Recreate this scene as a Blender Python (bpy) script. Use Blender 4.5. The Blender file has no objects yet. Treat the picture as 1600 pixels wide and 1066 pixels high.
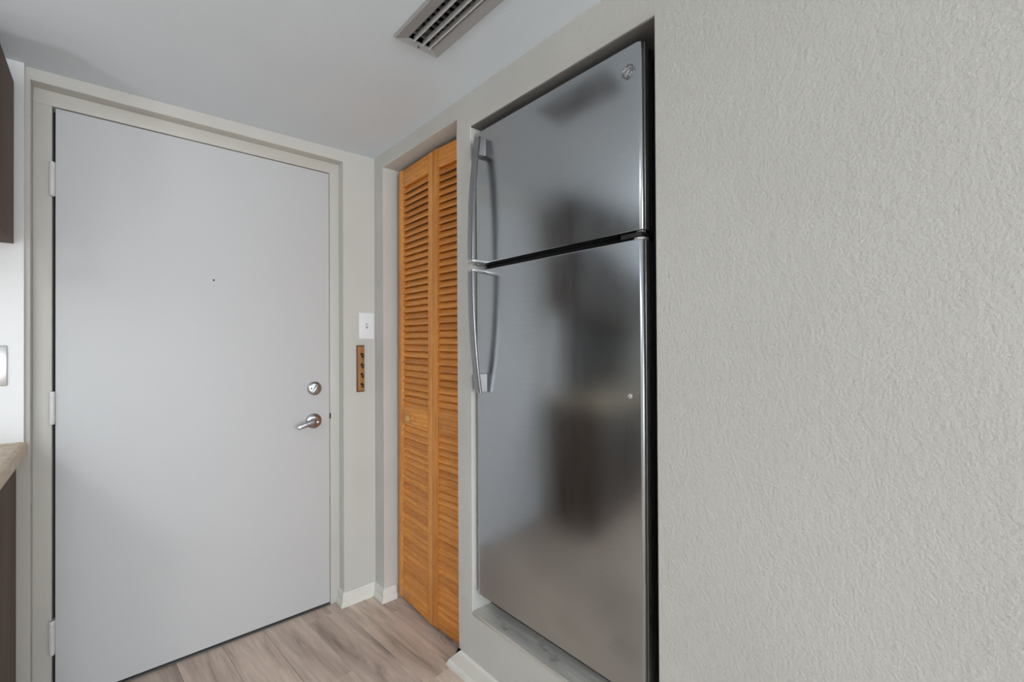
import bpy, bmesh, math, random
from mathutils import Vector, Matrix
random.seed(7)
sc = bpy.context.scene
C = sc.collection

# ------------------------------------------------------------------ camera
cam_d = bpy.data.cameras.new('camera'); cam = bpy.data.objects.new('camera', cam_d); C.objects.link(cam)
F = Vector((0.66471526, 0.74707322, 0.00593596))
R = Vector((0.7470968, -0.66469447, -0.00525696))
U = Vector((-1.827e-05, -0.0079291, 0.9999686))
cam.matrix_world = Matrix(((R.x, U.x, -F.x, -0.9797), (R.y, U.y, -F.y, -2.1112), (R.z, U.z, -F.z, 1.214), (0, 0, 0, 1)))
cam_d.sensor_fit = 'HORIZONTAL'; cam_d.sensor_width = 36.0; cam_d.lens = 36.0 * 711.575 / 1600.0
cam_d.clip_start = 0.02
sc.camera = cam

# ------------------------------------------------------------------ world, lights, exposure
world = bpy.data.worlds.new('world'); sc.world = world; world.use_nodes = True
bg = world.node_tree.nodes['Background']; bg.inputs[0].default_value = (0.92, 0.96, 1.0, 1); bg.inputs[1].default_value = 1.2

def area(name, loc, rot, sx, sy, power, col):
    d = bpy.data.lights.new(name, 'AREA'); d.shape = 'RECTANGLE'; d.size = sx; d.size_y = sy; d.energy = power; d.color = col
    o = bpy.data.objects.new(name, d); C.objects.link(o); o.location = loc; o.rotation_euler = rot
    return o
# power of the lamps built further below
LAMP_POWER = 11.5         # kitchen ceiling lamp
FILL_POWER = 20         # added up-light that brightens the ceiling
WINDOW_POWER = 180
# daylight entering through the wide glass doors behind the camera
area('daylight', (-1.5, -7.45, 1.15), (math.radians(90), 0, 0), 2.6, 2.0, WINDOW_POWER, (0.93, 0.97, 1.0))

vs = sc.view_settings
vs.view_transform = 'Standard'; vs.look = 'None'; vs.gamma = 1.0; vs.use_curve_mapping = False
vs.exposure = 0.0

# ------------------------------------------------------------------ node helpers
def new_mat(name, base=(0.5, 0.5, 0.5), rough=0.6, metal=0.0, spec=0.5):
    m = bpy.data.materials.new(name); m.use_nodes = True
    b = m.node_tree.nodes['Principled BSDF']
    b.inputs['Base Color'].default_value = (*base, 1); b.inputs['Roughness'].default_value = rough
    b.inputs['Metallic'].default_value = metal; b.inputs['Specular IOR Level'].default_value = spec
    return m, m.node_tree, b
def node(nt, t, **kw):
    n = nt.nodes.new(t)
    for k, v in kw.items():
        if k in n.inputs: n.inputs[k].default_value = v
        else: setattr(n, k, v)
    return n
def coords(nt, scale=(1, 1, 1), rand=0.0, rot=(0, 0, 0)):
    tc = node(nt, 'ShaderNodeTexCoord'); mp = node(nt, 'ShaderNodeMapping')
    mp.inputs['Scale'].default_value = scale; mp.inputs['Rotation'].default_value = rot
    src = tc.outputs['Object']
    if rand:
        oi = node(nt, 'ShaderNodeObjectInfo'); mu = node(nt, 'ShaderNodeMath', operation='MULTIPLY'); mu.inputs[1].default_value = rand
        nt.links.new(oi.outputs['Random'], mu.inputs[0])
        va = node(nt, 'ShaderNodeVectorMath', operation='ADD'); nt.links.new(src, va.inputs[0]); nt.links.new(mu.outputs[0], va.inputs[1]); src = va.outputs[0]
    nt.links.new(src, mp.inputs[0]); return mp.outputs[0]
def noise(nt, vec, scale, detail=3, rough=0.5, dist=0.0):
    n = node(nt, 'ShaderNodeTexNoise'); n.inputs['Scale'].default_value = scale; n.inputs['Detail'].default_value = detail
    n.inputs['Roughness'].default_value = rough; n.inputs['Distortion'].default_value = dist
    nt.links.new(vec, n.inputs['Vector']); return n.outputs['Fac']
def ramp(nt, fac, stops):
    r = node(nt, 'ShaderNodeValToRGB'); e = r.color_ramp.elements
    while len(e) < len(stops): e.new(0.5)
    for el, (p, c) in zip(e, stops): el.position = p; el.color = (*c, 1) if len(c) == 3 else c
    nt.links.new(fac, r.inputs[0]); return r.outputs[0]
def mix(nt, fac, a, b, mode='MIX'):
    m = node(nt, 'ShaderNodeMix', data_type='RGBA', blend_type=mode)
    if isinstance(fac, float): m.inputs[0].default_value = fac
    else: nt.links.new(fac, m.inputs[0])
    for s, v in ((6, a), (7, b)):
        if isinstance(v, tuple): m.inputs[s].default_value = (*v, 1)
        else: nt.links.new(v, m.inputs[s])
    return m.outputs[2]
def bump(nt, b, h, strength, dist):
    bn = node(nt, 'ShaderNodeBump'); bn.inputs['Strength'].default_value = strength; bn.inputs['Distance'].default_value = dist
    nt.links.new(h, bn.inputs['Height']); nt.links.new(bn.outputs[0], b.inputs['Normal'])
    return bn

# ------------------------------------------------------------------ materials
def paint(name, col, rough, scale, strength, dist, var=0.03, spec=0.35):
    m, nt, b = new_mat(name, col, rough, 0, spec)
    v = coords(nt)
    n1 = noise(nt, v, scale, 3, 0.55); n2 = noise(nt, v, scale * 0.35, 2, 0.5)
    mx = node(nt, 'ShaderNodeMath', operation='ADD'); nt.links.new(n1, mx.inputs[0]); nt.links.new(n2, mx.inputs[1])
    bump(nt, b, mx.outputs[0], strength, dist)
    big = noise(nt, v, 2.5, 3, 0.5)
    c = ramp(nt, big, [(0.3, tuple(x * (1 - var) for x in col)), (0.7, tuple(min(1, x * (1 + var)) for x in col))])
    nt.links.new(c, b.inputs['Base Color'])
    return m
M = {}
WALL = (0.575, 0.57, 0.54)
M['wall'] = paint('wall_paint', WALL, 0.62, 160, 0.5, 0.0032)
M['wall_smooth'] = paint('wall_paint_smooth', WALL, 0.6, 90, 0.25, 0.0012)
M['frame'] = paint('frame_paint', (0.575, 0.565, 0.525), 0.45, 60, 0.15, 0.0008)
M['base'] = paint('baseboard_paint', (0.74, 0.735, 0.69), 0.42, 50, 0.2, 0.001)
M['ceiling'] = paint('ceiling_paint', (0.775, 0.85, 0.915), 0.8, 120, 0.25, 0.0015, 0.015)
M['white_wall'] = paint('white_backsplash', (0.79, 0.80, 0.815), 0.35, 20, 0.1, 0.0005, 0.01)
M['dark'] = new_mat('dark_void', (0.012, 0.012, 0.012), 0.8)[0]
M['black_plastic'] = new_mat('black_plastic', (0.015, 0.015, 0.016), 0.4)[0]
M['gasket'] = new_mat('door_gasket', (0.02, 0.02, 0.021), 0.6)[0]
M['case'] = new_mat('fridge_case_paint', (0.03, 0.03, 0.032), 0.45)[0]
M['brown'] = None

def door_paint():
    m, nt, b = new_mat('door_paint', (0.60, 0.612, 0.628), 0.6, 0, 0.4)
    v = coords(nt)
    n1 = noise(nt, v, 260, 2, 0.5)
    vo = node(nt, 'ShaderNodeTexVoronoi'); vo.inputs['Scale'].default_value = 5.5; vo.inputs['Randomness'].default_value = 1
    nt.links.new(v, vo.inputs['Vector'])
    dent = ramp(nt, vo.outputs['Distance'], [(0.0, (0, 0, 0)), (0.07, (1, 1, 1))])
    b1 = node(nt, 'ShaderNodeBump'); b1.inputs['Strength'].default_value = 0.12; b1.inputs['Distance'].default_value = 0.0012; nt.links.new(n1, b1.inputs['Height'])
    b2 = node(nt, 'ShaderNodeBump'); b2.inputs['Strength'].default_value = 0.35; b2.inputs['Distance'].default_value = 0.002; nt.links.new(dent, b2.inputs['Height'])
    big = noise(nt, v, 6, 2, 0.5)
    b3 = node(nt, 'ShaderNodeBump'); b3.inputs['Strength'].default_value = 0.25; b3.inputs['Distance'].default_value = 0.004; nt.links.new(big, b3.inputs['Height'])
    nt.links.new(b1.outputs[0], b2.inputs['Normal']); nt.links.new(b2.outputs[0], b3.inputs['Normal']); nt.links.new(b3.outputs[0], b.inputs['Normal'])
    return m
M['door'] = door_paint()
M['hinge'] = new_mat('hinge_paint', (0.70, 0.70, 0.70), 0.4)[0]
M['plate'] = new_mat('plate_plastic', (0.82, 0.82, 0.84), 0.35)[0]
M['plate_shade'] = new_mat('switch_slot', (0.30, 0.30, 0.31), 0.5)[0]

def pine(name, light, dark, along, across=26.0):
    m, nt, b = new_mat(name, light, 0.38, 0, 0.45)
    s = [across] * 3; s['xyz'.index(along)] = 2.4
    v = coords(nt, tuple(s), 37.0)
    g = noise(nt, v, 5.5, 3, 0.5, 1.4)
    wv = node(nt, 'ShaderNodeTexWave', wave_type='RINGS'); wv.inputs['Scale'].default_value = 0.9; wv.inputs['Distortion'].default_value = 6; wv.inputs['Detail'].default_value = 2
    nt.links.new(v, wv.inputs['Vector'])
    c1 = ramp(nt, g, [(0.30, dark), (0.52, tuple((a + d * 2) / 3 for a, d in zip(dark, light))), (0.72, light)])
    c2 = mix(nt, 0.35, c1, ramp(nt, wv.outputs['Fac'], [(0.15, dark), (0.8, light)]))
    oi = node(nt, 'ShaderNodeObjectInfo')
    tint = ramp(nt, oi.outputs['Random'], [(0.0, (0.86, 0.80, 0.76)), (0.3, (0.98, 0.97, 0.96)), (1.0, (1.08, 1.08, 1.08))])
    c3 = mix(nt, 1.0, c2, tint, 'MULTIPLY')
    nt.links.new(c3, b.inputs['Base Color'])
    bump(nt, b, g, 0.12, 0.002)
    return m
M['pine_x'] = pine('stained_pine_rail', (0.86, 0.37, 0.072), (0.56, 0.19, 0.028), 'x')
M['pine_slat'] = pine('stained_pine_slat', (0.80, 0.335, 0.066), (0.56, 0.195, 0.032), 'x', 14.0)
M['knob'] = pine('plain_pine_knob', (0.62, 0.36, 0.14), (0.50, 0.27, 0.095), 'x')
M['pine_z'] = pine('stained_pine_stile', (0.80, 0.35, 0.075), (0.52, 0.175, 0.03), 'z')

def steel(name, col, rough, streak, smudge=0.0, along='y'):
    m, nt, b = new_mat(name, col, rough, 1.0)
    s = [700, 700, 700]; s['xyz'.index(along)] = 6
    st = noise(nt, coords(nt, tuple(s)), 1.0, 2, 0.5)
    sm = noise(nt, coords(nt, (1, 5, 1)), 2.2, 4, 0.5, 0.4)
    rr = node(nt, 'ShaderNodeMapRange'); rr.inputs['From Min'].default_value = 0.35; rr.inputs['From Max'].default_value = 0.75
    rr.inputs['To Min'].default_value = rough; rr.inputs['To Max'].default_value = rough + smudge
    nt.links.new(sm, rr.inputs['Value']); nt.links.new(rr.outputs[0], b.inputs['Roughness'])
    bump(nt, b, st, streak, 0.0004)
    lo = tuple(x * 0.92 for x in col)
    nt.links.new(ramp(nt, st, [(0.3, lo), (0.7, col)]), b.inputs['Base Color'])
    return m
M['steel'] = steel('brushed_stainless', (0.50, 0.53, 0.555), 0.17, 0.08, 0.07)
M['steel_edge'] = steel('satin_edge_steel', (0.62, 0.62, 0.63), 0.28, 0.05)
M['handle'] = steel('satin_handle_steel', (0.36, 0.365, 0.38), 0.25, 0.05, 0.05, 'z')
M['mount'] = new_mat('dull_handle_mount', (0.24, 0.24, 0.25), 0.5, 0.7)[0]
M['silver'] = new_mat('silver_plastic', (0.62, 0.62, 0.63), 0.35, 0.6)[0]
M['nickel'] = new_mat('satin_nickel', (0.44, 0.44, 0.45), 0.25, 1.0)[0]
M['nickel_dark'] = new_mat('blackened_nickel', (0.02, 0.02, 0.02), 0.5, 0.3)[0]  # near-black metal of the strike lip and deadbolt screws
def sill_mat():
    m, nt, b = new_mat('worn_metal_sill', (0.36, 0.35, 0.33), 0.42, 0.25)
    n = noise(nt, coords(nt, (60, 3, 60)), 1.2, 4, 0.6); k = noise(nt, coords(nt, (9, 7, 9)), 1.5, 4, 0.6)
    c = ramp(nt, n, [(0.3, (0.46, 0.445, 0.41)), (0.7, (0.70, 0.68, 0.64))])
    c = mix(nt, ramp(nt, k, [(0.64, (0, 0, 0)), (0.78, (1, 1, 1))]), c, (0.20, 0.19, 0.175))
    nt.links.new(c, b.inputs['Base Color']); bump(nt, b, n, 0.1, 0.001); return m
M['sill'] = sill_mat()
M['vent'] = new_mat('vent_enamel', (0.36, 0.36, 0.365), 0.5)[0]
M['vent_blade'] = new_mat('vent_blade_enamel', (0.62, 0.62, 0.62), 0.45)[0]
M['vent_fin'] = new_mat('vent_fin_metal', (0.09, 0.09, 0.09), 0.5)[0]

def plank_mat():
    m, nt, b = new_mat('vinyl_plank', (0.45, 0.38, 0.33), 0.42, 0, 0.4)
    vec = coords(nt, (1, 1, 1), 23.0)
    mp = node(nt, 'ShaderNodeMapping'); mp.inputs['Scale'].default_value = (11, 1.3, 11); nt.links.new(vec, mp.inputs[0])
    streak = noise(nt, mp.outputs[0], 1.3, 5, 0.58, 0.7)
    mp2 = node(nt, 'ShaderNodeMapping'); mp2.inputs['Scale'].default_value = (95, 5, 95); nt.links.new(vec, mp2.inputs[0])
    fine = noise(nt, mp2.outputs[0], 1.0, 3, 0.6, 0.4)
    mp3 = node(nt, 'ShaderNodeMapping'); mp3.inputs['Scale'].default_value = (5.5, 2.6, 5.5); nt.links.new(vec, mp3.inputs[0])
    vo = node(nt, 'ShaderNodeTexVoronoi'); vo.inputs['Scale'].default_value = 1.0; nt.links.new(mp3.outputs[0], vo.inputs['Vector'])
    wob = noise(nt, vec, 9, 3, 0.6, 1.0)
    ad = node(nt, 'ShaderNodeMath', operation='MULTIPLY_ADD'); ad.inputs[1].default_value = 0.35; nt.links.new(wob, ad.inputs[0]); nt.links.new(vo.outputs['Distance'], ad.inputs[2])
    ring = node(nt, 'ShaderNodeMath', operation='SINE'); mm = node(nt, 'ShaderNodeMath', operation='MULTIPLY'); mm.inputs[1].default_value = 95
    nt.links.new(ad.outputs[0], mm.inputs[0]); nt.links.new(mm.outputs[0], ring.inputs[0])
    near = ramp(nt, ad.outputs[0], [(0.24, (1, 1, 1)), (0.46, (0, 0, 0))])
    ringc = ramp(nt, ring.outputs[0], [(0.0, (0, 0, 0)), (1.0, (1, 1, 1))])
    knot = mix(nt, 1.0, near, ringc, 'MULTIPLY')
    base = ramp(nt, streak, [(0.30, (0.33, 0.262, 0.222)), (0.44, (0.60, 0.495, 0.425)), (0.58, (0.74, 0.625, 0.54)), (0.8, (0.80, 0.685, 0.59))])
    oi = node(nt, 'ShaderNodeObjectInfo')
    tint = ramp(nt, oi.outputs['Random'], [(0, (0.88, 0.86, 0.86)), (1, (1.07, 1.04, 1.0))])
    c = mix(nt, 1.0, base, tint, 'MULTIPLY')
    c = mix(nt, 0.5, c, ramp(nt, fine, [(0.3, (0.72, 0.70, 0.69)), (0.62, (1.06, 1.06, 1.06))]), 'MULTIPLY')
    kf = node(nt, 'ShaderNodeMath', operation='MULTIPLY'); kf.inputs[1].default_value = 0.6; nt.links.new(knot, kf.inputs[0])
    c = mix(nt, kf.outputs[0], c, (0.15, 0.11, 0.09))
    nt.links.new(c, b.inputs['Base Color']); bump(nt, b, fine, 0.12, 0.001)
    return m
M['plank'] = plank_mat()
M['subfloor'] = new_mat('subfloor', (0.10, 0.08, 0.07), 0.9)[0]

def laminate(name, a, b_, scale, rough=0.45):
    m, nt, b = new_mat(name, a, rough)
    n = noise(nt, coords(nt, scale), 1.5, 5, 0.6, 0.5)
    nt.links.new(ramp(nt, n, [(0.3, b_), (0.7, a)]), b.inputs['Base Color']); bump(nt, b, n, 0.08, 0.0015); return m
M['counter'] = laminate('travertine_counter', (0.74, 0.62, 0.46), (0.52, 0.40, 0.27), (30, 14, 30))
M['cabinet'] = laminate('brown_cabinet', (0.125, 0.082, 0.057), (0.095, 0.061, 0.042), (9, 9, 1.2), 0.6)
M['cabinet'].node_tree.nodes['Principled BSDF'].inputs['Specular IOR Level'].default_value = 0.2
M['slate'] = laminate('slate_backsplash', (0.04, 0.039, 0.038), (0.028, 0.027, 0.027), (6, 6, 6), 0.5)
M['cabinet_front'] = laminate('espresso_cabinet_front', (0.035, 0.026, 0.021), (0.025, 0.018, 0.015), (9, 9, 1.2), 0.55)
M['soffit_shade'] = laminate('painted_soffit_shade', (0.20, 0.195, 0.185), (0.16, 0.155, 0.145), (20, 3, 20), 0.8)  # dark grey stands in for shade at the niche top
M['rack'] = laminate('key_rack_wood', (0.46, 0.22, 0.06), (0.27, 0.115, 0.03), (40, 40, 6))
M['rack_edge'] = laminate('key_rack_edge', (0.14, 0.05, 0.025), (0.10, 0.035, 0.02), (40, 40, 6))
M['hook'] = new_mat('dark_bronze_hook', (0.025, 0.02, 0.018), 0.35, 0.8)[0]
M['lamp_glass'] = new_mat('lamp_diffuser', (0.9, 0.9, 0.88), 0.4)[0]
_b = M['lamp_glass'].node_tree.nodes['Principled BSDF']; _b.inputs['Emission Color'].default_value = (1, 0.98, 0.95, 1); _b.inputs['Emission Strength'].default_value = 1.5

# ------------------------------------------------------------------ mesh helpers
def bx(bm, x0, x1, y0, y1, z0, z1, bev=0.0, seg=2):
    vsn = [bm.verts.new((x, y, z)) for x in (x0, x1) for y in (y0, y1) for z in (z0, z1)]
    fs = [bm.faces.new([vsn[i] for i in f]) for f in ((0, 1, 3, 2), (4, 6, 7, 5), (0, 4, 5, 1), (2, 3, 7, 6), (0, 2, 6, 4), (1, 5, 7, 3))]
    if bev:
        es = list({e for f in fs for e in f.edges})
        bmesh.ops.bevel(bm, geom=es, offset=bev, segments=seg, profile=0.5, affect='EDGES')
def cyl(bm, c, axis, r, h, n=32, r2=None, bev=0.0):
    """cylinder starting at c along axis for length h"""
    a = Vector(axis).normalized(); q = a.to_track_quat('Z', 'Y').to_matrix().to_4x4()
    mat = Matrix.Translation(Vector(c) + a * h / 2) @ q
    r_ = bmesh.ops.create_cone(bm, cap_ends=True, segments=n, radius1=r, radius2=r if r2 is None else r2, depth=h, matrix=mat)
    if bev:
        fs = {f for v in r_['verts'] for f in v.link_faces if len(f.verts) > 4}
        es = list({e for f in fs for e in f.edges})
        bmesh.ops.bevel(bm, geom=es, offset=bev, segments=3, profile=0.5, affect='EDGES')
def lathe(bm, c, axis, prof, n=40):
    """prof: list of (radius, distance along axis)"""
    a = Vector(axis).normalized(); q = a.to_track_quat('Z', 'Y').to_matrix(); c = Vector(c); rings = []
    for r, h in prof:
        if r < 1e-6: rings.append([bm.verts.new(c + a * h)])
        else: rings.append([bm.verts.new(c + q @ Vector((r * math.cos(2 * math.pi * i / n), r * math.sin(2 * math.pi * i / n), h))) for i in range(n)])
    for A, B in zip(rings, rings[1:]):
        for i in range(n):
            j = (i + 1) % n
            if len(A) == 1 and len(B) == 1: continue
            if len(A) == 1: bm.faces.new((A[0], B[i], B[j]))
            elif len(B) == 1: bm.faces.new((A[i], A[j], B[0]))
            else: bm.faces.new((A[i], A[j], B[j], B[i]))
def tube(bm, pts, r, n=10, flat=None):
    """swept tube; r may be a list; flat=(wide, thin, widedir) sweeps a rounded bar instead"""
    pts = [Vector(p) for p in pts]; rings = []
    for i, p in enumerate(pts):
        t = (pts[min(i + 1, len(pts) - 1)] - pts[max(i - 1, 0)]).normalized()
        if flat:
            w = Vector(flat[2]); w = (w - t * w.dot(t)).normalized(); s = t.cross(w)
            W = flat[0][i] / 2 if isinstance(flat[0], list) else flat[0] / 2
            T = flat[1][i] / 2 if isinstance(flat[1], list) else flat[1] / 2
            k = min(W, T) * 0.45
            prof = []
            for sx, sy, a0 in ((1, 1, 0), (-1, 1, 90), (-1, -1, 180), (1, -1, 270)):
                for d in (0, 30, 60, 90):
                    an = math.radians(a0 + d)
                    prof.append((sx * (W - k) + k * math.cos(an), sy * (T - k) + k * math.sin(an)))
            rings.append([bm.verts.new(p + w * a + s * b) for a, b in prof])
        else:
            rr = r[i] if isinstance(r, list) else r
            u = Vector((0, 0, 1)) if abs(t.z) < 0.9 else Vector((1, 0, 0)); u = (u - t * u.dot(t)).normalized(); s = t.cross(u)
            rings.append([bm.verts.new(p + u * rr * math.cos(2 * math.pi * k / n) + s * rr * math.sin(2 * math.pi * k / n)) for k in range(n)])
    for A, B in zip(rings, rings[1:]):
        m = len(A)
        for i in range(m): bm.faces.new((A[i], A[(i + 1) % m], B[(i + 1) % m], B[i]))
    bm.faces.new(rings[0][::-1]); bm.faces.new(rings[-1])
def prism(bm, poly, a, b, f):
    """poly of 2D points, extruded from a to b; f(p, t) -> 3D"""
    A = [bm.verts.new(f(p, a)) for p in poly]; B = [bm.verts.new(f(p, b)) for p in poly]
    n = len(poly); bm.faces.new(A[::-1]); bm.faces.new(B)
    for i in range(n): bm.faces.new((A[i], A[(i + 1) % n], B[(i + 1) % n], B[i]))
def smooth(me, ang=35):
    for p in me.polygons: p.use_smooth = True
    me.set_sharp_from_angle(angle=math.radians(ang))
def obj(name, bm, mat, parent=None, org=None, sm=True):
    bmesh.ops.recalc_face_normals(bm, faces=bm.faces[:])
    me = bpy.data.meshes.new(name)
    if org is not None: bmesh.ops.translate(bm, verts=bm.verts[:], vec=-Vector(org))
    bm.to_mesh(me); bm.free(); me.materials.append(mat)
    if sm: smooth(me)
    o = bpy.data.objects.new(name, me); C.objects.link(o)
    if parent: o.parent = parent
    elif org is not None: o.location = org
    return o
def tag(o, label=None, cat=None, group=None, kind=None):
    if label: o['label'] = label
    if cat: o['category'] = cat
    if group: o['group'] = group
    if kind: o['kind'] = kind
    return o
def empty(name, loc):
    o = bpy.data.objects.new(name, None); C.objects.link(o); o.location = loc; o.empty_display_size = 0.05; return o
def B(): return bmesh.new()
def lattice(us, vs_, holes, f, depth, bev=0.0, sel=None):
    """wall plate with rectangular holes; f(u, v, d) -> 3D, d = 0 visible face, d = depth back face"""
    bm = B(); us = sorted(set(us)); vs_ = sorted(set(vs_))
    def solid(i, j):
        if i < 0 or j < 0 or i >= len(us) - 1 or j >= len(vs_) - 1: return False
        cu, cv = (us[i] + us[i + 1]) / 2, (vs_[j] + vs_[j + 1]) / 2
        return not any(h[0] < cu < h[1] and h[2] < cv < h[3] for h in holes)
    vt = {}
    def V(i, j, d):
        if (i, j, d) not in vt: vt[(i, j, d)] = bm.verts.new(f(us[i], vs_[j], depth if d else 0.0))
        return vt[(i, j, d)]
    rim = []
    for i in range(len(us) - 1):
        for j in range(len(vs_) - 1):
            if not solid(i, j): continue
            for d in (0, 1): bm.faces.new([V(i, j, d), V(i + 1, j, d), V(i + 1, j + 1, d), V(i, j + 1, d)])
            for (di, dj, a, b_) in ((-1, 0, (i, j), (i, j + 1)), (1, 0, (i + 1, j), (i + 1, j + 1)), (0, -1, (i, j), (i + 1, j)), (0, 1, (i, j + 1), (i + 1, j + 1))):
                if not solid(i + di, j + dj):
                    fc = bm.faces.new([V(*a, 0), V(*b_, 0), V(*b_, 1), V(*a, 1)])
                    if 0 <= i + di < len(us) - 1 and 0 <= j + dj < len(vs_) - 1:
                        rim.append(bm.edges.get((V(*a, 0), V(*b_, 0))))
    if bev: bmesh.ops.bevel(bm, geom=rim, offset=bev, segments=3, profile=0.5, affect='EDGES')
    return bm

# ------------------------------------------------------------------ key dimensions (metres; corner of door wall and fridge wall = origin)
oL, oR, oT = -1.1627, -0.1544, 2.0702         # recess in the door wall
pL, pR, pT = -1.117, -0.1980, 2.0210          # clear opening of the steel frame
dL, dR, dT, dB = -1.1089, -0.2009, 2.0164, 0.0125
RY = 0.0527                                   # frame face / door face depth behind the wall face
c1, c2, cT = -0.0926, -0.7037, 2.0558         # closet opening
n1, n2, nT, nB = -0.7889, -1.5277, 2.0004, 0.2542   # fridge niche
XL, YB = -3.05, -7.5                          # far sides of the room
CW = 0.0137                                   # slight sag of the ceiling towards the kitchen
def ceil_z(x): return 2.1245 + CW * x

# ------------------------------------------------------------------ floor
bm = B(); bx(bm, XL, 0.75, YB, 0.45, -0.10, -0.004)
floor = tag(obj('floor', bm, M['subfloor'], sm=False), 'greige wood-look vinyl plank floor of the entry and kitchen', 'floor', kind='structure')
PW, PL_ = 0.150, 1.22
ang = math.radians(4.2)
bm = B(); bx(bm, -PW / 2 + 0.0004, PW / 2 - 0.0004, -PL_ / 2 + 0.0004, PL_ / 2 - 0.0004, -0.004, 0.0, 0.0006, 1)
p0 = obj('plank', bm, M['plank'], floor, sm=False)
first = True
ca, sa = math.cos(ang), math.sin(ang)
for i in range(-20, 5):
    sh = [0.0, 0.47, 0.83, 0.25, 0.66][i % 5]
    for j in range(-8, 2):
        lx = (i + 0.5) * PW - 0.0; ly = j * PL_ + sh
        # pivot chosen so that a long joint passes through (-0.172, -0.07)
        x = -0.172 + lx * ca - ly * sa; y = -0.07 + lx * sa + ly * ca
        if x < XL + 0.02 or x > 0.30 or y > 0.75 or y < YB + 0.55: continue
        o = p0 if first else p0.copy()
        if not first: C.objects.link(o); o.parent = floor
        first = False
        o.location = (x, y, 0); o.rotation_euler = (0, 0, ang)

# ------------------------------------------------------------------ ceiling (hole for the register)
vx0, vx1, vy0, vy1 = -0.353, -0.202, -1.262, -0.892
bm = lattice([XL, vx0 + 0.03, vx1 - 0.03, 0.75], [YB, vy0 + 0.02, vy1 - 0.02, 0.45], [(vx0 + 0.03, vx1 - 0.03, vy0 + 0.02, vy1 - 0.02)],
             lambda u, v, d: (u, v, ceil_z(u) + d), 0.05)
tag(obj('ceiling', bm, M['ceiling'], sm=False), 'smooth light grey painted ceiling with an air vent', 'ceiling', kind='structure')

# ------------------------------------------------------------------ walls
ZT = 2.20
bm = lattice([XL, oL, oR, 0.0], [0.0, oT, 2.06, 2.125], [(oL, oR, 0.0, oT)], lambda u, v, d: (u, d, v if v < 2.1 else ceil_z(u) + 0.02), 0.16, 0.003)
tag(obj('wall_back', bm, M['wall_smooth'], sm=True), 'beige painted wall around the entry door', 'wall', kind='structure')

bm = lattice([YB, n2, n1, c2, c1, 0.0], [0.0, nB - 0.012, nT, cT, 2.145],
             [(c2, c1, 0.0, cT), (n2, n1, nB - 0.012, nT)], lambda u, v, d: (d, u, v), 0.11, 0.004)
tag(obj('wall_right', bm, M['wall'], sm=True), 'beige orange-peel textured wall holding the closet and the fridge niche', 'wall', kind='structure')
# closet interior and niche lining
bm = B()
bx(bm, 0.11, 0.72, c1, c1 + 0.09, 0, ZT - 0.06); bx(bm, 0.11, 0.72, c2 - 0.03, c2, 0, ZT - 0.06); bx(bm, 0.66, 0.72, c2, c1, 0, ZT - 0.06)
tag(obj('wall_closet', bm, M['wall_smooth'], sm=False), 'dim wall inside the louvered closet', 'wall', kind='structure')
bm = B()
bx(bm, 0.11, 0.78, n1, n1 + 0.05, 0, ZT - 0.06); bx(bm, 0.11, 0.78, n2 - 0.05, n2, 0, ZT - 0.06); bx(bm, 0.78, 0.83, n2 - 0.05, n1 + 0.05, 0, ZT - 0.06)
bx(bm, 0.11, 0.78, n2, n1, nT, nT + 0.05); bx(bm, 0.11, 0.78, n2, n1, 0.0, nB - 0.012)
tag(obj('wall_niche', bm, M['wall_smooth'], sm=False), 'beige lining of the recessed fridge niche', 'wall', kind='structure')
# rest of the room: kitchen side wall and rear wall with glass door opening
bm = B(); bx(bm, XL - 0.1, XL, YB, 0.16, 0, 2.08)
tag(obj('wall_left', bm, M['wall_smooth'], sm=False), 'beige side wall at the far end of the kitchen', 'wall', kind='structure')
bm = lattice([XL, -2.85, -0.15, 0.0], [0, 2.06, 2.14], [(-2.85, -0.15, 0, 2.06)], lambda u, v, d: (u, YB - d, v if v < 2.1 else ceil_z(u) + 0.01), 0.1)
tag(obj('wall_rear', bm, M['wall_smooth'], sm=False), 'beige wall around the wide glass doors', 'wall', kind='structure')
w1 = tag(empty('window_1', (-1.5, YB - 0.05, 0)), 'wide white framed sliding glass doors', 'window', kind='structure')
bm = B()
for x in (-2.84, -1.5, -0.16): bx(bm, x - 0.03, x + 0.03, YB - 0.08, YB - 0.02, 0.0, 2.05)
for z in (0.03, 2.02): bx(bm, -2.81, -0.19, YB - 0.075, YB - 0.025, z - 0.03, z + 0.03)
obj('window_frame', bm, M['plate'], w1, (-1.5, YB - 0.05, 0), sm=False)

# white kitchen wall panel (backsplash) standing proud of the door wall
bm = lattice([-1.345, -1.1748], [0.900, 2.09, 2.12], [], lambda u, v, d: (u, -0.02 + d, v if v < 2.1 else ceil_z(u)), 0.0195)
tag(obj('wall_backsplash', bm, M['white_wall'], sm=False), 'glossy white kitchen backsplash panel beside the door frame', 'wall', kind='structure')

bm = lattice([XL, -1.3455], [0.915, 2.09, 2.12], [], lambda u, v, d: (u, -0.02 + d, v if v < 2.1 else ceil_z(u)), 0.0195)
tag(obj('wall_kitchen', bm, M['slate'], sm=False), 'dark slate kitchen backsplash beyond the metal switch plate', 'wall', kind='structure')

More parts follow.
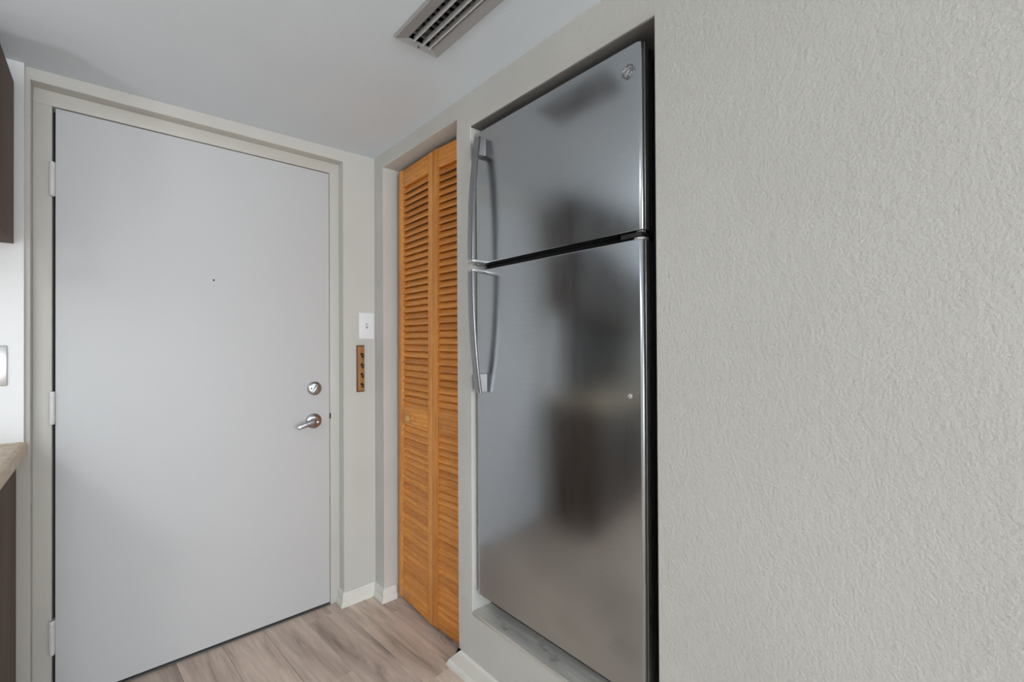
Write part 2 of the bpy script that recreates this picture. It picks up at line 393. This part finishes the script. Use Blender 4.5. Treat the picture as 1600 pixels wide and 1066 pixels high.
# ------------------------------------------------------------------ baseboards
def base_profile(h):  # (out from wall, up)
    return [(0, 0), (0.020, 0), (0.0195, 0.010), (0.0155, 0.020), (0.0115, 0.024), (0.0105, h - 0.010), (0.008, h - 0.003), (0.004, h), (0, h)]
def run_base(name, path, h, label, wall):
    """path: list of (point2d, outward-miter vector) ; profile swept along path"""
    bm = B(); rings = []
    for (px, py), (mx, my) in path:
        rings.append([bm.verts.new((px + mx * o, py + my * o, z)) for o, z in base_profile(h)])
    for A, Bb in zip(rings, rings[1:]):
        n = len(A)
        for i in range(n): bm.faces.new((A[i], A[(i + 1) % n], Bb[(i + 1) % n], Bb[i]))
    bm.faces.new(rings[0]); bm.faces.new(rings[-1][::-1])
    return tag(obj(name, bm, M['base'], sm=True), label, 'baseboard', kind='structure')
run_base('baseboard_back', [((oR, RY - 0.001), (-1, 0)), ((oR, 0), (-1, -1)), ((0, 0), (-1, -1)), ((0, c1), (-1, -1)), ((0.058, c1), (0, -1))], 0.062,
         'off-white baseboard wrapping the corner between entry door and closet', None)
bm = B()
prof = base_profile(0.083)
def yend(z): return c2 + 0.058 - 0.5 * z if z < 0.024 else c2 + 0.046 - (z - 0.024) * 1.05
A = [bm.verts.new((-o, yend(z), z)) for o, z in prof]; Bv = [bm.verts.new((-o, YB, z)) for o, z in prof]
n = len(prof)
bm.faces.new(A); bm.faces.new(Bv[::-1])
for i in range(n): bm.faces.new((A[i], A[(i + 1) % n], Bv[(i + 1) % n], Bv[i]))
prism(bm, [(c2 + 0.001, 0), (yend(0), 0), (yend(0.0235), 0.0235), (yend(0.0245), 0.0245), (yend(0.083), 0.083), (c2 + 0.001, 0.083)], 0.0, 0.016, lambda p, t: (t, p[0], p[1]))
tag(obj('baseboard_right', bm, M['base'], sm=True), 'off-white baseboard below the fridge niche with a cut end', 'baseboard', kind='structure')

# ------------------------------------------------------------------ steel door frame
t1 = tag(empty('trim_1', ((pL + pR) / 2, RY, 0)), 'beige painted steel frame around the white entry door', 'door frame', kind='structure')
TO = ((pL + pR) / 2, RY, 0)
def part_box(name, a, mat, parent, org, bev=0.0, sm=True, seg=2):
    bm = B(); bx(bm, *a, bev, seg); return obj(name, bm, mat, parent, org, sm)
part_box('side_jamb', (oL, pL, RY, 0.158, 0, pT), M['frame'], t1, TO, 0.0015)
part_box('side_jamb', (pR, oR, RY, 0.158, 0, pT), M['frame'], t1, TO, 0.0015)
part_box('head_jamb', (oL, oR, RY, 0.158, pT, oT), M['frame'], t1, TO, 0.0015)
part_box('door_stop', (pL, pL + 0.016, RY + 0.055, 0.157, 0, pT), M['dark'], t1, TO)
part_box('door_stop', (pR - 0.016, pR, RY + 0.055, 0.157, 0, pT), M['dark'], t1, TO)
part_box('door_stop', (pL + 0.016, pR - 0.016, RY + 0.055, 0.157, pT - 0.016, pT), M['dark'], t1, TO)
bm = B(); bx(bm, pR - 0.0022, pR + 0.0035, RY - 0.0012, RY + 0.02, 0.868, 0.893, 0.0005)
tag(obj('strike_plate', bm, M['nickel_dark'], t1, TO), 'small dark strike lip on the frame')
# threshold strip
bm = B(); bx(bm, pL + 0.001, pR - 0.001, RY - 0.003, 0.157, 0.0, 0.006, 0.0015)
tag(obj('trim_2', bm, M['vent_fin']), 'thin dark threshold strip beneath the entry door', 'threshold', kind='structure')

# ------------------------------------------------------------------ entry door
DO = ((dL + dR) / 2, RY, 0)
d1 = tag(empty('door_1', DO), 'plain white painted entry door with lever handle and peephole', 'door', kind='structure')
part_box('door_slab', (dL, dR, RY, RY + 0.044, dB, dT), M['door'], d1, DO, 0.0015)
for z0, z1, k in ((1.7211, 1.8309, 0), (0.9574, 1.0621, 1), (0.1905, 0.2989, 2)):
    bm = B(); hx, hy = -1.1165, RY - 0.0075
    h = z1 - z0
    cyl(bm, (hx, hy, z0), (0, 0, 1), 0.0072, h, 24, bev=0.001)
    bx(bm, hx - 0.001, hx + 0.0075, hy, RY + 0.02, z0 + 0.002, z1 - 0.002)
    hg = obj('hinge', bm, M['hinge'], d1, DO)
    for a, b_ in ((0.10, 0.14), (0.83, 0.87)):
        bm = B(); cyl(bm, (hx, hy, z0 + h * a), (0, 0, 1), 0.0082, h * (b_ - a), 24, bev=0.0008); obj('knuckle_ring', bm, M['hinge'], hg)
    for o in hg.children: o.data.transform(Matrix.Translation(-Vector(DO)))
    bm = B(); lathe(bm, (hx, hy, z0), (0, 0, -1), [(0.0072, 0), (0.0078, 0.002), (0.006, 0.005), (0, 0.006)], 24); obj('pin_cap', bm, M['hinge'], hg, DO)
# deadbolt with thumb turn
dbx, dbz = -0.2690, 1.014
bm = B(); lathe(bm, (dbx, RY, dbz), (0, -1, 0), [(0.0315, 0), (0.0315, 0.004), (0.0295, 0.009), (0.024, 0.0125), (0.021, 0.0130), (0, 0.0130)], 48)
db = obj('deadbolt', bm, M['nickel'], d1, DO)
bm = B(); c_ = Vector((dbx, RY - 0.0125, dbz)); u = Vector((math.cos(math.radians(58)), 0, math.sin(math.radians(58))))
tube(bm, [c_ - u * 0.019 + Vector((0, -0.007, 0)), c_ - u * 0.008 + Vector((0, -0.008, 0)), c_ + u * 0.008 + Vector((0, -0.008, 0)), c_ + u * 0.019 + Vector((0, -0.007, 0))], 0, flat=([0.013, 0.011, 0.011, 0.013], [0.014, 0.016, 0.016, 0.014], (math.sin(math.radians(58)), 0, -math.cos(math.radians(58)))))
obj('thumb_turn', bm, M['nickel'], db, DO)
for s in (-1, 1):
    bm = B(); cyl(bm, (dbx + s * 0.0165, RY - 0.0125, dbz - s * 0.001), (0, -1, 0), 0.003, 0.0012, 16); obj('screw', bm, M['nickel_dark'], db, DO)
# lever handle
lx, lz = -0.2725, 0.8655
bm = B(); lathe(bm, (lx, RY, lz), (0, -1, 0), [(0.0345, 0), (0.0345, 0.004), (0.032, 0.010), (0.024, 0.0135), (0.016, 0.0145), (0.0, 0.0145)], 48)
rose = obj('rose', bm, M['nickel'], d1, DO)
bm = B(); cyl(bm, (lx, RY - 0.012, lz), (0, -1, 0), 0.0125, 0.034, 28, 0.0145, 0.002); obj('spindle', bm, M['nickel'], rose, DO)
bm = B()
pts = [(lx + 0.014, RY - 0.045, lz - 0.001), (lx, RY - 0.047, lz - 0.001), (lx - 0.02, RY - 0.050, lz - 0.002), (lx - 0.045, RY - 0.053, lz - 0.006), (lx - 0.068, RY - 0.055, lz - 0.012), (lx - 0.082, RY - 0.054, lz - 0.0165), (lx - 0.0865, RY - 0.0535, lz - 0.018)]
tube(bm, pts, 0, flat=([0.024, 0.032, 0.027, 0.020, 0.018, 0.016, 0.010], [0.012, 0.017, 0.015, 0.012, 0.012, 0.011, 0.007], (0, 0, 1)))
obj('lever', bm, M['nickel'], rose, DO)
bm = B(); cyl(bm, (lx + 0.002, RY - 0.0535, lz), (0, -1, 0), 0.007, 0.003, 24, bev=0.0006); obj('button', bm, M['nickel'], rose, DO)
# peephole
bm = B(); lathe(bm, (-0.6589, RY, 1.4757), (0, -1, 0), [(0.0085, 0), (0.0085, 0.001), (0.0065, 0.0022), (0.0042, 0.0022), (0.0042, 0.0008)], 28)
pe = obj('peephole', bm, M['hinge'], d1, DO)
bm = B(); cyl(bm, (-0.6589, RY, 1.4757), (0, -1, 0), 0.0042, 0.0012, 20); obj('lens', bm, M['black_plastic'], pe, DO)

# ------------------------------------------------------------------ louvered bifold closet door
CO = (0.066, -0.41, 0)
d2 = tag(empty('door_2', CO), 'orange-stained pine louvered bifold closet door beside the fridge', 'closet door', kind='structure')
zb, zt = 0.020, 2.036
zmid0, zmid1, ztop, zlow = 0.838, 0.920, 1.955, 0.076
def leaf(p_bot, p_end, lean, knob):
    p = Vector((*p_bot, 0)); q = Vector((*p_end, 0)); W = (q - p).length; t = (q - p).normalized()
    rz = math.atan2(t.y, t.x)
    # leaf local frame: x along the leaf, y into the closet, z up
    T = 0.028; SW = 0.036
    bm = B(); bx(bm, 0, SW, 0, T, zb, zt, 0.0025); bx(bm, W - SW, W, 0, T, zb, zt, 0.0025)
    lf = obj('leaf_stiles', bm, M['pine_z'], d2)
    lf.location = Vector((p.x, p.y, 0)) - Vector(CO)
    lf.rotation_mode = 'QUATERNION'
    lf.rotation_quaternion = (Matrix.Rotation(rz, 4, 'Z') @ Matrix.Rotation(-lean, 4, 'Y')).to_quaternion()
    for nm, a, b_ in (('top_rail', ztop, zt), ('middle_rail', zmid0, zmid1), ('bottom_rail', zb, zlow)):
        h = b_ - a
        bm = B(); bx(bm, -(W / 2 - SW), W / 2 - SW, 0.003, T - 0.003, -h / 2, h / 2, 0.0015)
        o = obj(nm, bm, M['pine_x'], lf); o.location = (W / 2, 0, (a + b_) / 2)
    L = W - 2 * SW + 0.004
    bm = B()
    # tilted louvre section in (depth, height), room-side edge low
    dv = Vector((0.0192, 0.0322)); ln = dv.length; dv /= ln; nv = Vector((-dv.y, dv.x)); th = 0.0078
    hr = th / 2; sec = []
    for side in (-1, 1):                       # bullnosed long edges
        for k_ in range(7):
            an = math.radians(-90 + 30 * k_)
            w = dv * (side * (ln / 2 - hr + hr * math.cos(an))) + nv * (side * hr * math.sin(an)); sec.append((w.x, w.y))
    prism(bm, sec, -L / 2, L / 2, lambda p_, t_: (t_, p_[0], p_[1]))
    s0 = obj('slat', bm, M['pine_slat'], lf); firsts = True
    for a, b_, cnt in ((zmid1, ztop, 35), (zlow, zmid0, 26)):
        pit = (b_ - a) / cnt
        for k in range(cnt):
            o = s0 if firsts else s0.copy()
            if not firsts: C.objects.link(o); o.parent = lf
            firsts = False
            o.location = (W / 2, T / 2 + 0.0005, a + pit * (k + 0.5))
    if knob:
        bm = B(); kx = 0.13; kz = 0.879
        lathe(bm, (kx, 0.003, kz), (0, -1, 0), [(0.010, 0), (0.0085, 0.006), (0.009, 0.010), (0.015, 0.016), (0.0165, 0.022), (0.0145, 0.028), (0.008, 0.0315), (0, 0.0325)], 32)
        tag(obj('knob', bm, M['knob'], lf), 'small round wooden knob')
    return lf
leaf((0.0635, -0.1125), (0.0525, -0.4285), math.radians(-0.55), True)
leaf((0.0525, -0.4305), (0.0690, -0.7020 + 0.0), math.radians(-0.55), False)

# ------------------------------------------------------------------ niche sill
bm = B(); bx(bm, -0.002, 0.776, n2 + 0.002, n1 - 0.001, nB - 0.012, nB, 0.0012)
tag(obj('trim_3', bm, M['sill']), 'worn grey metal sill plate under the fridge', 'sill', kind='structure')

bm = B(); bx(bm, 0.003, 0.776, n2 + 0.001, n1 - 0.001, nT - 0.004, nT + 0.001)  # added board, coloured dark for the shade under the niche top
tag(obj('niche_shade_board', bm, M['soffit_shade'], sm=False), 'added grey board with the shade of the niche top in its colour', 'trim', kind='structure')

# ------------------------------------------------------------------ refrigerator
fx, f1, f2 = 0.0128, -0.8015, -1.4855
fT, fB, g1, g2 = 1.9690, 0.3225, 1.4970, 1.4742
FO = (0.38, (f1 + f2) / 2, nB)
fr = tag(empty('refrigerator', FO), 'stainless steel top-freezer refrigerator recessed in the wall niche', 'refrigerator')
part_box('case', (0.085, 0.74, f2 + 0.010, f1 - 0.008, nB + 0.02, fT - 0.012), M['case'], fr, FO, 0.006)
bm = B(); bx(bm, 0.060, 0.085, f2 + 0.02, f1 - 0.02, nB + 0.022, fB - 0.006)
gr = obj('base_grille', bm, M['black_plastic'], fr, FO)
for s in (f2 + 0.06, f1 - 0.06):
    for x in (0.12, 0.68):
        bm = B(); cyl(bm, (x, s, nB), (0, 0, 1), 0.018, 0.022, 20); obj('leveling_foot', bm, M['black_plastic'], fr, FO)
def fridge_door(z0, z1, name, label):
    # door shell with softly rounded vertical edges; section in (x, y)
    r = 0.010; Tm = 0.030
    sec = [(fx + Tm, f1), ]
    pts = [(fx + Tm, f1)]
    for k in range(7):
        a = math.radians(90 * k / 6); pts.append((fx + r - r * math.sin(a), f1 - r + r * math.cos(a)))
    for k in range(7):
        a = math.radians(90 * k / 6); pts.append((fx + r - r * math.cos(a), f2 + r - r * math.sin(a)))
    pts.append((fx + Tm, f2))
    bm = B(); prism(bm, pts, z0, z1, lambda p, t: (p[0], p[1], t))
    es = [e for e in bm.edges if abs(e.verts[0].co.z - e.verts[1].co.z) < 1e-6 and max(e.verts[0].co.x, e.verts[1].co.x) < fx + Tm - 1e-5]
    bmesh.ops.bevel(bm, geom=es, offset=0.0025, segments=2, profile=0.5, affect='EDGES')
    d = tag(obj(name, bm, M['steel'], fr, FO), label)
    bm = B(); bx(bm, fx + Tm, 0.072, f2 + 0.004, f1 - 0.004, z0 + 0.002, z1 - 0.002, 0.003); obj('door_liner', bm, M['case'], d, FO)
    bm = B(); bx(bm, 0.072, 0.085, f2 + 0.014, f1 - 0.012, z0 + 0.01, z1 - 0.01); obj('gasket', bm, M['gasket'], d, FO)
    # bright edge trim on both door sides
    for y, s in ((f2, -1), (f1, 1)):
        bm = B(); bx(bm, fx + 0.0115, fx + Tm - 0.001, min(y, y + s * 0.0012), max(y, y + s * 0.0012), z0 + 0.001, z1 - 0.001, 0.0005); obj('edge_trim', bm, M['steel_edge'], d, FO)
    return d
frz = fridge_door(g1, fT, 'freezer_door', 'brushed steel freezer door with round emblem')
frg = fridge_door(fB, g2, 'fridge_door', 'tall brushed steel lower door')
# divider seen as black band between the doors
part_box('divider', (0.062, 0.085, f2 + 0.012, f1 - 0.010, g2 - 0.004, g1 + 0.004), M['black_plastic'], fr, FO)
# hinge pieces at the near end of the gap
bm = B(); bx(bm, fx + 0.004, 0.06, -1.4795, -1.417, g2 + 0.006, g1 - 0.003, 0.002); tag(obj('hinge_block', bm, M['black_plastic'], fr, FO), 'black plastic hinge block')
bm = B(); cyl(bm, (fx + 0.021, f2 + 0.018, g2 - 0.001), (0, 0, 1), 0.0185, 0.0075, 32, bev=0.002); cyl(bm, (fx + 0.021, f2 + 0.018, g2 + 0.004), (0, 0, 1), 0.012, 0.0195, 24)
tag(obj('hinge_washer', bm, M['silver'], fr, FO), 'silver hinge washer')
# handles
hy = -0.8405
def arc(ts, zA, zB, dA, dB):
    out = []
    for t in ts:
        d = dA + (dB - dA) * (1 - (1 - t) ** 2.2); out.append((fx - d, hy, zA + (zB - zA) * t))
    return out
ts = [i / 16 for i in range(17)]
def handle(z_far, z_gap, parent, sgn):
    bm = B(); tube(bm, arc(ts, z_far, z_gap + sgn * 0.008, 0.0195, 0.0500), 0, flat=([0.0300 + 0.002 * math.sin(math.pi * t) for t in ts], 0.0085, (0, 1, 0)))
    h = obj('handle', bm, M['handle'], parent, FO)
    # solid mount at the far end, tapering into the bar
    bm = B(); a, b_ = (z_far - 0.004, z_far - 0.066) if sgn > 0 else (z_far + 0.066, z_far + 0.004)
    zt_, zb_ = max(a, b_), min(a, b_)
    dep_far, dep_in = 0.0170, 0.0270
    dt, dbm = (dep_far, dep_in) if sgn > 0 else (dep_in, dep_far)
    va = []
    for z, d, w in ((zt_, dt, 0.030), (zb_, dbm, 0.030)):
        va.append([bm.verts.new((x, y, z)) for x, y in ((fx + 0.0005, hy + w / 2), (fx - d, hy + w / 2), (fx - d, hy - w / 2), (fx - d * 0.35, hy - w / 2 - 0.006), (fx + 0.0005, hy - w / 2 - 0.010))])
    n_ = 5
    for i in range(n_): bm.faces.new((va[0][i], va[0][(i + 1) % n_], va[1][(i + 1) % n_], va[1][i]))
    bm.faces.new(va[0]); bm.faces.new(va[1][::-1])
    bmesh.ops.bevel(bm, geom=bm.edges[:], offset=0.0012, segments=2, affect='EDGES')
    obj('handle_mount', bm, M['mount'], h, FO)
    # bracket and bright cap next to the gap
    zc = z_gap + sgn * 0.0045
    bm = B(); bx(bm, fx - 0.055, fx + 0.001, hy - 0.016, hy + 0.017, zc - 0.0045, zc + 0.0045, 0.002); obj('end_cap', bm, M['silver'], h, FO)
    return h
handle(1.938, g1, frz, 1)
handle(1.043, g2, frg, -1)
# round emblem on the freezer door
ey, ez = -1.4470, 1.9050
bm = B(); lathe(bm, (fx, ey, ez), (-1, 0, 0), [(0.0185, 0.0), (0.0185, 0.0012), (0.0172, 0.0024), (0.0158, 0.0024), (0.0150, 0.0014), (0.0, 0.0012)], 48)
em = tag(obj('emblem', bm, M['handle'], frz, FO), 'round silver emblem with script monogram')
def script(pts, r=0.00085):
    bm = B(); P = [Vector(q) for q in pts]; out = []
    for i in range(len(P) - 1):
        p0_, p1_, p2_, p3_ = P[max(i - 1, 0)], P[i], P[i + 1], P[min(i + 2, len(P) - 1)]
        for k in range(6):
            t = k / 6
            out.append(0.5 * ((2 * p1_) + (-p0_ + p2_) * t + (2 * p0_ - 5 * p1_ + 4 * p2_ - p3_) * t * t + (-p0_ + 3 * p1_ - 3 * p2_ + p3_) * t ** 3))
    out.append(P[-1])
    # local u runs to the reader's right (towards -Y), v up
    tube(bm, [(fx - 0.0018, ey - u_ * 0.0128, ez + v_ * 0.0128) for u_, v_ in [(o.x, o.y) for o in out]], r, 8)
    return obj('monogram_stroke', bm, M['silver'], em, FO)
script([(-0.05, 0.55), (-0.30, 0.85), (-0.62, 0.62), (-0.70, 0.10), (-0.52, -0.25), (-0.22, -0.05), (-0.05, 0.45), (-0.10, -0.20), (-0.35, -0.75), (-0.72, -0.62), (-0.62, -0.35), (-0.2, -0.28)])
script([(0.72, 0.55), (0.45, 0.85), (0.18, 0.62), (0.30, 0.22), (0.58, 0.14), (0.20, 0.05), (0.06, -0.40), (0.28, -0.78), (0.62, -0.66), (0.80, -0.25)])
for k in range(4):
    a = math.radians(45 + 90 * k); 
    script([(1.06 * math.cos(a - 0.45), 1.06 * math.sin(a - 0.45)), (0.93 * math.cos(a - 0.1), 0.93 * math.sin(a - 0.1)), (0.98 * math.cos(a + 0.25), 0.98 * math.sin(a + 0.25)), (1.10 * math.cos(a + 0.35), 1.10 * math.sin(a + 0.35))], 0.0006)
bm = B(); lathe(bm, (fx, -1.4456, 1.0788), (-1, 0, 0), [(0.0065, 0), (0.0062, 0.001), (0.004, 0.002), (0, 0.0024)], 24)
tag(obj('plug', bm, M['silver'], frg, FO), 'small round grey hole plug')

# ------------------------------------------------------------------ light switch
SO = (-0.0426, 0.0, 1.24)
sw = tag(empty('light_switch', SO), 'white plastic toggle light switch plate above the wooden key rack', 'light switch')
part_box('cover_plate', (-0.0811, -0.0042, -0.0055, -0.0004, 1.2402, 1.3668), M['plate'], sw, SO, 0.0022)
part_box('toggle_slot', (-0.0475, -0.0377, -0.0064, -0.005, 1.2915, 1.3155), M['plate_shade'], sw, SO, 0.0005)
bm = B(); tube(bm, [(-0.0426, -0.004, 1.3035), (-0.0426, -0.0105, 1.3065), (-0.0426, -0.0165, 1.3105)], 0, flat=(0.0078, [0.011, 0.009, 0.0065], (1, 0, 0)))
obj('toggle', bm, M['plate'], sw, SO)
for z in (1.2735, 1.3335):
    bm = B(); cyl(bm, (-0.0426, -0.0052, z), (0, -1, 0), 0.0030, 0.0010, 20); obj('screw', bm, M['plate'], sw, SO)

# ------------------------------------------------------------------ key rack
KO = (-0.0765, 0.0, 0.989)
kr = tag(empty('key_rack', KO), 'narrow vertical wooden key rack with four dark hooks below the switch', 'key rack')
part_box('board', (-0.0935, -0.0585, -0.0115, -0.0004, 0.9885, 1.2105), M['rack_edge'], kr, KO, 0.001)
part_box('face_panel', (-0.0900, -0.0610, -0.0130, -0.0112, 0.9940, 1.2050), M['rack'], kr, KO, 0.0005)
def hook_mesh(bm, x, z):
    cyl(bm, (x, -0.0128, z), (0, -1, 0), 0.0055, 0.002, 18)
    tube(bm, [(x, -0.0135, z), (x, -0.0170, z)] + [(x, -0.0265 + 0.0105 * math.cos(math.radians(t)), z - 0.0050 + 0.0105 * math.sin(math.radians(t))) for t in range(40, -231, -20)][1:], 0.0023, 8)
for z in (1.1681, 1.1190, 1.0730, 1.0254):
    bm = B(); hook_mesh(bm, -0.0725, z); obj('hook', bm, M['hook'], kr, KO)

# ------------------------------------------------------------------ ceiling vent
VZ = ceil_z(-0.28)
VO = ((vx0 + vx1) / 2, (vy0 + vy1) / 2, VZ)
ve = tag(empty('ceiling_vent', VO), 'grey metal ceiling air vent with long blades and cross fins', 'vent')
ix0, ix1, iy0, iy1 = -0.3165, -0.2365, vy0 + 0.022, vy1 - 0.020
bm = B()
zo, zi = VZ - 0.010, VZ - 0.0035
outer = [(vx0, vy0), (vx1, vy0), (vx1, vy1), (vx0, vy1)]; inner = [(ix0, iy0), (ix1, iy0), (ix1, iy1), (ix0, iy1)]
mid = [(vx0 + 0.004, vy0 + 0.004), (vx1 - 0.004, vy0 + 0.004), (vx1 - 0.004, vy1 - 0.004), (vx0 + 0.004, vy1 - 0.004)]
rr = [[bm.verts.new((x, y, z)) for x, y in lp] for lp, z in ((outer, VZ + 0.0015), (outer, VZ - 0.0055), (mid, zo), (inner, zi + 0.0), (inner, VZ + 0.018), (outer, VZ + 0.0015))][:5]
for A, Bb in zip(rr, rr[1:]):
    for i in range(4): bm.faces.new((A[i], A[(i + 1) % 4], Bb[(i + 1) % 4], Bb[i]))
obj('flange', bm, M['vent'], ve, VO, sm=False)
for x in (-0.2985, -0.2690, -0.2460):
    bm = B(); prism(bm, [(-0.0022, -0.0085), (0.0022, -0.0085), (0.0034, 0.010), (0.0016, 0.010), (0.0002, -0.0065), (-0.0022, -0.0070)], iy0, iy1, lambda p, t, x=x: (x + p[0], t, VZ + p[1]))
    obj('blade', bm, M['vent_blade'], ve, VO, sm=False)
bm = B(); bx(bm, ix0 + 0.0005, ix1 - 0.0005, -0.0006, 0.0006, 0.010, 0.021)
f0 = obj('cross_fin', bm, M['vent_fin'], ve, sm=False)
k = 0; y = iy1 - 0.018
while y > iy0 + 0.01:
    o = f0 if k == 0 else f0.copy()
    if k: C.objects.link(o); o.parent = ve
    o.location = (-VO[0], y - VO[1], 0); o.rotation_euler = (math.radians(6), 0, 0)
    y -= 0.0255; k += 1
bm = B(); bx(bm, vx0 + 0.031, vx1 - 0.031, vy0 + 0.021, vy1 - 0.021, VZ + 0.044, VZ + 0.20)
for f in [f for f in bm.faces if f.calc_center_median().z < VZ + 0.05]: bmesh.ops.delete(bm, geom=[f], context='FACES_ONLY')
obj('duct', bm, M['dark'], ve, VO, sm=False)
for y in (vy1 - 0.011, vy0 + 0.011):
    bm = B(); cyl(bm, (-0.276, y, zo + 0.003), (0, 0, -1), 0.0032, 0.0035, 16); obj('screw', bm, M['vent_fin'], ve, VO)

# ------------------------------------------------------------------ kitchen run along the door wall (only its end is in view)
def cab_doors(root, org, x0, x1, y, z0, z1, cnt, handle_z):
    w = (x1 - x0) / cnt
    for i in range(cnt):
        d = part_box('door', (x0 + w * i + 0.002, x0 + w * (i + 1) - 0.002, y - 0.018, y, z0, z1), M['cabinet_front'], root, org, 0.002)
        bm = B(); hxp = x0 + w * (i + (0.88 if i % 2 == 0 else 0.12))
        tube(bm, [(hxp, y - 0.018, handle_z - 0.05), (hxp, y - 0.040, handle_z - 0.05), (hxp, y - 0.040, handle_z + 0.05), (hxp, y - 0.018, handle_z + 0.05)], 0.005, 10)
        obj('handle', bm, M['nickel'], d, org)
units = [(-2.09, -1.1964), (-3.04, -2.10)]
for i, (x0, x1) in enumerate(units):
    org = ((x0 + x1) / 2, -0.18, 1.534)
    u = tag(empty('wall_cabinet', org), ['brown wall cabinet whose end panel faces the entry door', 'brown wall cabinet next to the kitchen side wall'][i], 'cabinet', 'brown kitchen wall cabinets')
    part_box('body', (x0, x1, -0.33, -0.0205, 1.534, 2.0407), M['cabinet'], u, org, 0.0015)
    cab_doors(u, org, x0, x1, -0.33, 1.536, 2.038, 2, 1.62)
    bx_ = (x0 if i else x0, (x1 if i else -1.1927))
    org = ((x0 + x1) / 2, -0.3, 0)
    u = tag(empty('base_cabinet', org), ['brown base cabinet under the counter end beside the door frame', 'brown base cabinet next to the kitchen side wall'][i], 'cabinet', 'brown kitchen base cabinets')
    part_box('body', (x0, bx_[1], -0.58, -0.0008, 0.09, 0.868), M['cabinet'], u, org, 0.0015)
    part_box('plinth', (x0, bx_[1] - 0.001, -0.52, -0.0008, 0.0, 0.09), M['cabinet'], u, org)
    cab_doors(u, org, x0, bx_[1], -0.58, 0.10, 0.86, 2, 0.78)
# countertop with a rolled end
bm = B()
prism(bm, [(-3.04, 0.869), (-1.1715, 0.869), (-1.1685, 0.873), (-1.1680, 0.903), (-1.1700, 0.9085), (-1.1780, 0.9135), (-1.1810, 0.9140), (-3.04, 0.9140)], -0.625, -0.0205, lambda p, t: (p[0], t, p[1]))
prism(bm, [(-3.04, 0.869), (-1.1715, 0.869), (-1.1685, 0.873), (-1.1680, 0.897), (-3.04, 0.897)], -0.0206, -0.0006, lambda p, t: (p[0], t, p[1]))
tag(obj('countertop', bm, M['counter']), 'beige stone-look laminate countertop ending beside the entry door', 'countertop')
# metal outlet plate on the backsplash
PO = (-1.27, -0.02, 1.092)
pl = tag(empty('outlet_plate', PO), 'brushed metal switch plate on the white backsplash', 'wall plate')
part_box('cover_plate', (-1.3250, -1.2089, -0.0265, -0.0203, 1.0920, 1.2167), M['steel_edge'], pl, PO, 0.0028)
for x in (-1.296, -1.250):
    part_box('rocker', (x - 0.0165, x + 0.0165, -0.0300, -0.0255, 1.121, 1.188), M['plate'], pl, PO, 0.001)

# ------------------------------------------------------------------ kitchen ceiling lamp and an added ceiling fill (outside the frame)
x, y = -2.1, -2.1
z = ceil_z(x); org = (x, y, z)
la = tag(empty('ceiling_lamp', org), 'round white flush ceiling lamp over the kitchen', 'lamp')
bm = B(); cyl(bm, (x, y, z - 0.0005), (0, 0, -1), 0.17, 0.02, 48, bev=0.004); obj('base', bm, M['plate'], la, org)
bm = B(); lathe(bm, (x, y, z - 0.02), (0, 0, -1), [(0.155, 0), (0.15, 0.02), (0.12, 0.045), (0.06, 0.06), (0, 0.064)], 48); obj('shade', bm, M['lamp_glass'], la, org)
ld = bpy.data.lights.new('lamp_bulb', 'AREA'); ld.shape = 'DISK'; ld.size = 0.32; ld.energy = LAMP_POWER; ld.color = (1.0, 0.985, 0.96)
lo = bpy.data.objects.new('lamp_bulb', ld); C.objects.link(lo); lo.location = (0, 0, -0.095); lo.parent = la
TX, TY = -2.3, -1.5  # torchiere shape added only to throw fill light onto the ceiling
org = (TX, TY, 0)
fl = tag(empty('fill_uplight', org), 'added ceiling fill light shaped as a slim metal torchiere', 'lamp')
bm = B(); lathe(bm, (TX, TY, 0), (0, 0, 1), [(0.14, 0.0), (0.14, 0.012), (0.05, 0.03), (0.014, 0.05)], 40); obj('base', bm, M['nickel'], fl, org)
bm = B(); cyl(bm, (TX, TY, 0.03), (0, 0, 1), 0.011, 1.36, 20); obj('pole', bm, M['nickel'], fl, org)
bm = B(); lathe(bm, (TX, TY, 1.38), (0, 0, 1), [(0.02, 0), (0.09, 0.03), (0.15, 0.09), (0.155, 0.10), (0.148, 0.095), (0.085, 0.04), (0.0, 0.03)], 40); obj('shade', bm, M['plate'], fl, org)
ld = bpy.data.lights.new('fill_uplight_source', 'AREA'); ld.shape = 'DISK'; ld.size = 0.24; ld.energy = FILL_POWER; ld.color = (0.97, 0.985, 1.0)
lo = bpy.data.objects.new('fill_uplight_source', ld); C.objects.link(lo); lo.location = (0, 0, 1.49); lo.rotation_euler = (math.pi, 0, 0); lo.parent = fl
